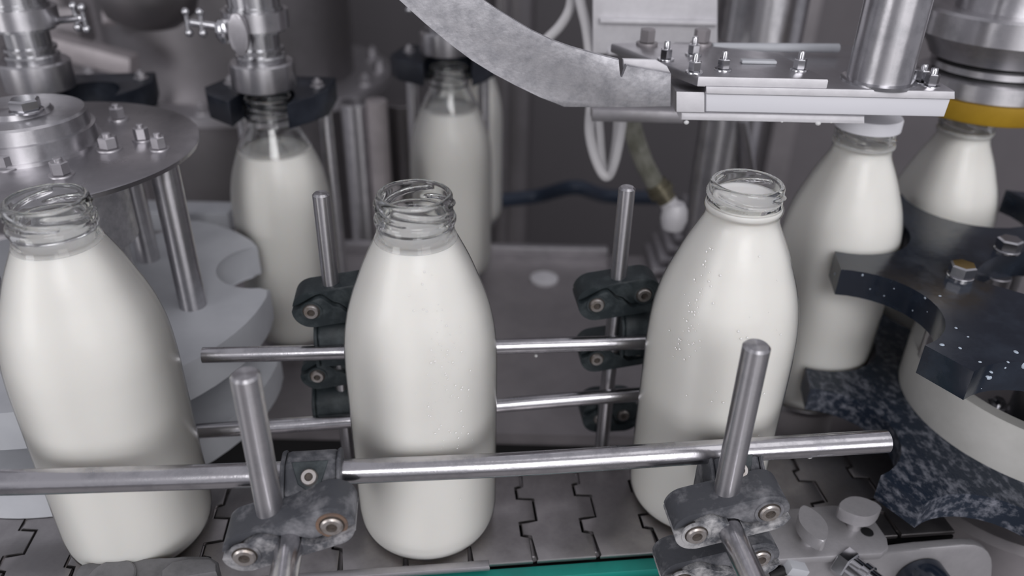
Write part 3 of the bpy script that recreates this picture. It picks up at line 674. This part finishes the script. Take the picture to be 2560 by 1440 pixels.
for px, py in ((1617, 108), (1752, 108)):
    hex_bolt(cu, PZ(px, py + 4, zt), .0055, .009, DKSTEEL, stud=0)
pq = PZ(1895, 158, zt); bm = NB(); box(bm, (pq.x, pq.y, zt + .0012), (.022, .006, .0024), bev=.001); obj('pad', bm, WHITEP, cu)
for px, py in ((2270, 205), (2300, 208), (2325, 218)):
    p = PZ(px, py, zc); hex_bolt(cu, p, .0042, .007, POLISH, stud=.005)
bm = NB(); a_ = PY(1780, 118, .56); b_ = PY(2098, 120, .56); cyl(bm, a_, b_, .0030); obj('cross_rod', bm, WHITEP, cu)
bm = NB(); cyl(bm, (a_.x + .01, .56, zc - .002), (a_.x + .01, .56, a_.z), .004); obj('rod_bracket', bm, STEEL, cu)
bm = NB()
for px, py, r in ((2045, 314, .0022), (2078, 311, .0012), (1955, 310, .001), (1716, 312, .002), (2190, 288, .0014), (2260, 289, .0011)):
    p = PY(px, py - 6, YB + .001); r *= .7; bmesh.ops.create_uvsphere(bm, u_segments=12, v_segments=8, radius=r, matrix=Matrix.Translation(p) @ Matrix.Diagonal((1.2, 1, 1, 1)))
o = obj('hanging_drops', bm, DROPM, cu); o['kind'] = 'stuff'
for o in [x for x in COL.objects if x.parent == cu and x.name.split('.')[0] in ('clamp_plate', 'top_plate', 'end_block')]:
    o.data.materials.append(ALUW)                       # sawn front edges, front light painted into their paler tone
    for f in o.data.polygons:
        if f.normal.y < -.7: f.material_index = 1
# column on the table
q = PZ(2194, 206, zc); cc = thing('support_tube', 'thick polished steel column standing on the cap feed table', 'tube', (q.x, q.y, zc))
bm = NB(); lathe(bm, [(zc, .0190), (.75, .0190)], Matrix.Translation((q.x, q.y, 0)), 56); obj('tube', bm, RODV, cc)
bm = NB(); lathe(bm, [(zc, .0225), (zc + .0022, .0225), (zc + .003, .0195)], Matrix.Translation((q.x, q.y, 0)), 56); obj('weld_ring', bm, POLISH, cc)
# curved chute
cs = thing('cap_chute', 'curved worn aluminium cap chute sweeping down from the top', 'chute', PB(1400, 150, .09))
low = [(905, -95), (985, -12), (1060, 56), (1120, 106), (1180, 151), (1235, 185), (1290, 214), (1350, 243), (1410, 268), (1560, 268), (1677, 267)]
upp = [(1678, 184), (1640, 178), (1600, 171), (1566, 163), (1556, 196), (1549, 192), (1548, 150), (1480, 133), (1430, 119), (1380, 101), (1330, 77), (1280, 47), (1240, 22), (1200, -6), (1100, -95)]
bprism('near_wall', low + upp, .088, .0045, ALU, cs, .0004)
bprism('far_wall', low[:-2] + [(1500, 268), (1500, 145)] + upp[8:], .128, .003, ALU, cs, .0004)
bprism('end_tab', [(1560, 176), (1558, 148), (1640, 150), (1668, 166), (1676, 182)], .094, .003, ALUW, cs, .0004)
bm = NB(); pts = [PB(x, y - 6, .090) for x, y in low[:-2]]
lo3 = [(p, p + V * .036) for p in pts]; vs = [(bm.verts.new(a), bm.verts.new(b)) for a, b in lo3]
for a, b in zip(vs, vs[1:]): bm.faces.new((a[0], b[0], b[1], a[1]))
bmesh.ops.solidify(bm, geom=bm.faces[:], thickness=.002); obj('chute_floor', bm, DKSTEEL, cs)
# panel, tubes and cylinders behind
pn = thing('backing_panel', 'pale flat steel panel behind the clamp plate at the top', 'panel', PY(1640, 60, .63))
yrect('panel', 1482, -260, 1795, 138, .63, .006, ALUW, pn)
yrect('flange', 1500, 50, 1795, 62, .624, .006, ALUW, pn)
yrect('foot', 1520, 132, 1790, 141, .625, .012, ALUW, pn)
ci = thing('pneumatic_cylinder', 'wide steel cylinder hanging at the top behind the cross rod', 'cylinder', PY(1895, 60, .74))
q = PY(1895, 97, .74)
bm = NB(); lathe(bm, [(0, .036), (.001, .0385), (.45, .0385)], Matrix.Translation(q), 56); obj('barrel', bm, RODV, ci)
bm = NB(); lathe(bm, [(-.02, .012), (0, .012)], Matrix.Translation(q), 24); obj('piston_rod', bm, POLISH, ci)
lc = thing('lower_tube', 'steel column under the cap feed table behind the right open bottle', 'tube', (PY(1812, 400, .74).x, .74, ZD))
bm = NB(); lathe(bm, [(ZD, .030), (.215, .030)], Matrix.Translation((PY(1812, 400, .74).x, .74, 0)), 48); obj('tube', bm, RODV, lc)
bm = NB(); cyl(bm, PY(1858, 300, .70), PY(1885, 470, .70), .0045); obj('side_pipe', bm, STEEL, lc)
def tubething(name, pts, r, ma, label, cat='hose', sub=8):
    bm = NB(); tube(bm, pts, r, 14, sub); return tag(obj(name, bm, ma, None, loc=pts[len(pts) // 2]), label, cat)
tubething('air_tube', [PT(1365, 100, .66), PT(1400, 65, .655), PT(1425, 20, .65), PT(1432, -40, .65)], .0042, TUBEW, 'white air tube bending behind the chute top', 'tube')
tubething('air_tube', [PT(1475, 140, .63), PT(1466, 70, .63), PT(1452, 10, .63), PT(1440, -50, .63)], .0042, TUBEW, 'white air tube beside the pale backing panel', 'tube')
tubething('air_tube', [PT(1478, 255, .63), PT(1474, 330, .63), PT(1490, 400, .63), PT(1515, 442, .63), PT(1535, 410, .64), PT(1552, 330, .645), PT(1560, 255, .65)], .0040, TUBEW, 'white air tube hanging in a loop under the chute', 'tube')
tubething('air_tube', [PT(1494, 255, .66), PT(1500, 330, .66), PT(1508, 420, .66), PT(1522, 436, .66), PT(1540, 350, .665), PT(1545, 255, .665)], .0034, TUBEW, 'second white air tube loop just behind the first loop', 'tube')
yrect2 = thing('tube_bracket', 'thin steel bracket strip under the chute end', 'bracket', PY(1600, 290, .56))
yrect('strip', 1480, 277, 1710, 307, .57, .02, SATIN, yrect2)
hs = thing('braided_hose', 'clear braided hose with brass fitting behind the right back post', 'hose', PT(1620, 420, .72))
bm = NB(); tube(bm, [PT(1575, 290, .70), PT(1590, 350, .71), PT(1612, 410, .72), PT(1640, 462, .73)], .0085, 16, 6); obj('tube', bm, HOSE, hs)
bm = NB(); M, l = frame(PT(1638, 458, .73), PT(1668, 500, .735)); lathe(bm, [(0, .0105), (.006, .0105), (.006, .012), (.012, .012), (.012, .009), (.02, .009)], M, 20); obj('fitting', bm, BRASS, hs)
bm = NB(); tube(bm, [PT(1660, 490, .735), PT(1676, 515, .74), PT(1684, 545, .745)], .0085, 16, 6); lathe(bm, [(-.016, .004), (-.013, .010), (-.004, .0125), (.006, .0115), (.012, .008)], Matrix.Translation(PT(1686, 538, .74)), 24); obj('elbow', bm, ALUW, hs, label='pale hose end fitting')

# capping head
q = Vector((.3655, .619, 0)); kp = thing('capping_head', 'steel capping head with a yellow ring at the right edge', 'capping head', (q.x, q.y, .20))
T = Matrix.Translation(q)
def zfront(y, r): return PY(2470, y, q.y - r).z
y0, y1, y2, y3, y4, y5, y6 = zfront(321, .053), zfront(272, .053), zfront(226, .051), zfront(190, .044), zfront(158, .053), zfront(128, .0575), zfront(66, .0575)
bm = NB(); lathe(bm, [(y0, .024), (y0, .0515), (y0 + .002, .053), (y1, .053), (y1, .024)], T, 72, caps=False); obj('yellow_ring', bm, YELLOW, kp, label='yellow plastic ring')
bm = NB(); lathe(bm, [(y1, .03), (y1, .050), (y1 + .001, .051), (y2, .051), (y2 + .001, .049), (y2 + .001, .040), (y2 + .004, .040), (y2 + .004, .0435), (y3, .0435), (y3, .038), (y3 + .003, .038), (y3 + .004, .046), (y4, .050), (y5, .0575), (y6, .0575), (y6 + .002, .055), (y6 + .002, .03)], T, 72, caps=False); obj('chuck', bm, RODV, kp, smooth=22)
bm = NB(); lathe(bm, [(y2 + .0012, .0405), (y2 + .0038, .0405)], T, 64, caps=False); lathe(bm, [(y3 + .0002, .0385), (y3 + .0032, .0385)], T, 64, caps=False); obj('recess_shade_rings', bm, BLACK, kp)  # black bands paint shade into the chuck's recesses
bm = NB(); lathe(bm, [(y2, .037), (.70, .037)], T, 56); obj('spindle', bm, RODV, kp)

# ------------------------------------------------------------------ back of the machine
dr = thing('filler_tank', 'large dull steel tank bottom behind the filling heads', 'tank', PT(585, 100, 1.2))
c = PT(590, 150, 1.22)
zr = PT(590, 178, 1.22).z
bm = NB(); lathe(bm, [(zr, .178), (.75, .178)], Matrix.Translation((c.x, c.y, 0)), 80); obj('shell', bm, TANK, dr)
bm = NB(); lathe(bm, [(zr - .016, .150), (zr - .016, .232), (zr - .014, .235), (zr - .002, .235), (zr, .232), (zr, .15)], Matrix.Translation((c.x, c.y, 0)), 96, caps=False); obj('flange', bm, SATIN, dr)
bm = NB(); lathe(bm, [(-.9, .165), (zr - .014, .165)], Matrix.Translation((c.x, c.y, 0)), 80); obj('skirt', bm, TANK, dr)
for k in range(16):
    a = 2 * PI * k / 16 + .1; hex_bolt(dr, Vector((c.x + .218 * math.cos(a), c.y + .218 * math.sin(a), zr)), .0075, .010, SATIN, stud=.006)
c2_ = PT(365, -40, .83); bm = NB(); lathe(bm, [(-.055, 0), (-.05, .03), (-.035, .052), (-.01, .06), (.3, .06)], Matrix.Translation(c2_) @ Matrix.Scale(.86, 4), 48, caps=False); obj('bowl', bm, TANK, tag(thing('product_bowl', 'rounded dull steel bowl bottom at the top between the left and middle filling heads', 'bowl', c2_), 'rounded dull steel bowl bottom at the top between the left and middle filling heads', 'bowl'))
for i, (px, t, r, ma, lab) in enumerate(((905, 1.0, .020, RODV, 'steel upright tube left of the farther bottle'), (952, .98, .0125, PINKM, 'pale upright tube beside the steel tube'), (1010, 1.02, .017, TANK, 'dark upright tube next to the farther bottle'), (1275, 1.35, .035, TANK, 'dark brown grey column right of the hindmost bottle'), (1250, 1.2, .012, TANK, 'thin dark tube beside the brown grey column'))):
    p = PT(px, 420, t)
    bm = NB(); cyl(bm, (p.x, p.y, ZD if p.y < .9 else -.9), (p.x, p.y, p.z + (.085 if px in (905, 952, 1010) else .5)), r); tag(obj('upright_tube', bm, ma, None, loc=(p.x, p.y, ZD)), lab, 'tube')
# brackets seen between the heads
bs = thing('stained_bracket', 'pale stained bracket between the left and the middle filling head', 'bracket', PT(240, 140, .95))
bm = NB(); box(bm, (0, 0, 0), (.11, .03, .028), Matrix.Translation(PT(225, 135, 1.0)) @ Matrix.Rotation(.25, 4, 'Y'), .006); obj('arm', bm, PINKM, bs)
bm = NB(); box(bm, (0, 0, 0), (.05, .04, .05), Matrix.Translation(PT(165, 60, 1.02)), .006); obj('block', bm, DKSTEEL, bs)
bm = NB(); cyl(bm, PT(275, 60, .95), PT(272, 30, .95), .008); obj('stud', bm, PINKM, bs)
bm = NB(); cyl(bm, PT(160, 60, 1.02), PT(160, 60, 1.02) + Vector((0, 0, .4)), .012); obj('hanger', bm, DKSTEEL, bs)
# housing at the right back
hb = thing('ribbed_housing', 'grey ribbed housing behind the right back post', 'housing', PZ(1640, 690, ZD))
c = PZ(1680, 690, ZD)
for k in range(6):
    bm = NB(); box(bm, (c.x + .035 + .006 * k, c.y + .03 + .008 * k, ZD + .0065 + .010 * k), (.12 - .006 * k, .07, .008), bev=.002); obj('rib', bm, SATIN, hb)
tubething('supply_hose', [PZ(1240, 600, ZD + .01) + Vector((0, .12, 0)), PZ(1350, 585, ZD + .01) + Vector((0, .12, .0)), PZ(1440, 560, ZD + .01) + Vector((0, .05, .03)), PZ(1540, 585, ZD + .01) + Vector((0, .12, 0)), PZ(1680, 590, ZD + .01) + Vector((0, .12, 0))], .010, BLUE, 'blue hose lying behind the machine table rim')
gd = thing('guard_panel', 'dark grey machine guard panel far behind the chute', 'panel', (.2, 1.7, -.9))
bm = NB(); box(bm, (.10, 1.75, -.05), (1.0, .02, 1.7), bev=.002); obj('sheet', bm, mat('guard_sheet', (.115, .108, .115), rough=.5), gd)
for x in (-.4, .6):
    bm = NB(); box(bm, (x, 1.74, .15), (.05, .05, 2.1), bev=.003); obj('frame_post', bm, DKSTEEL, gd)
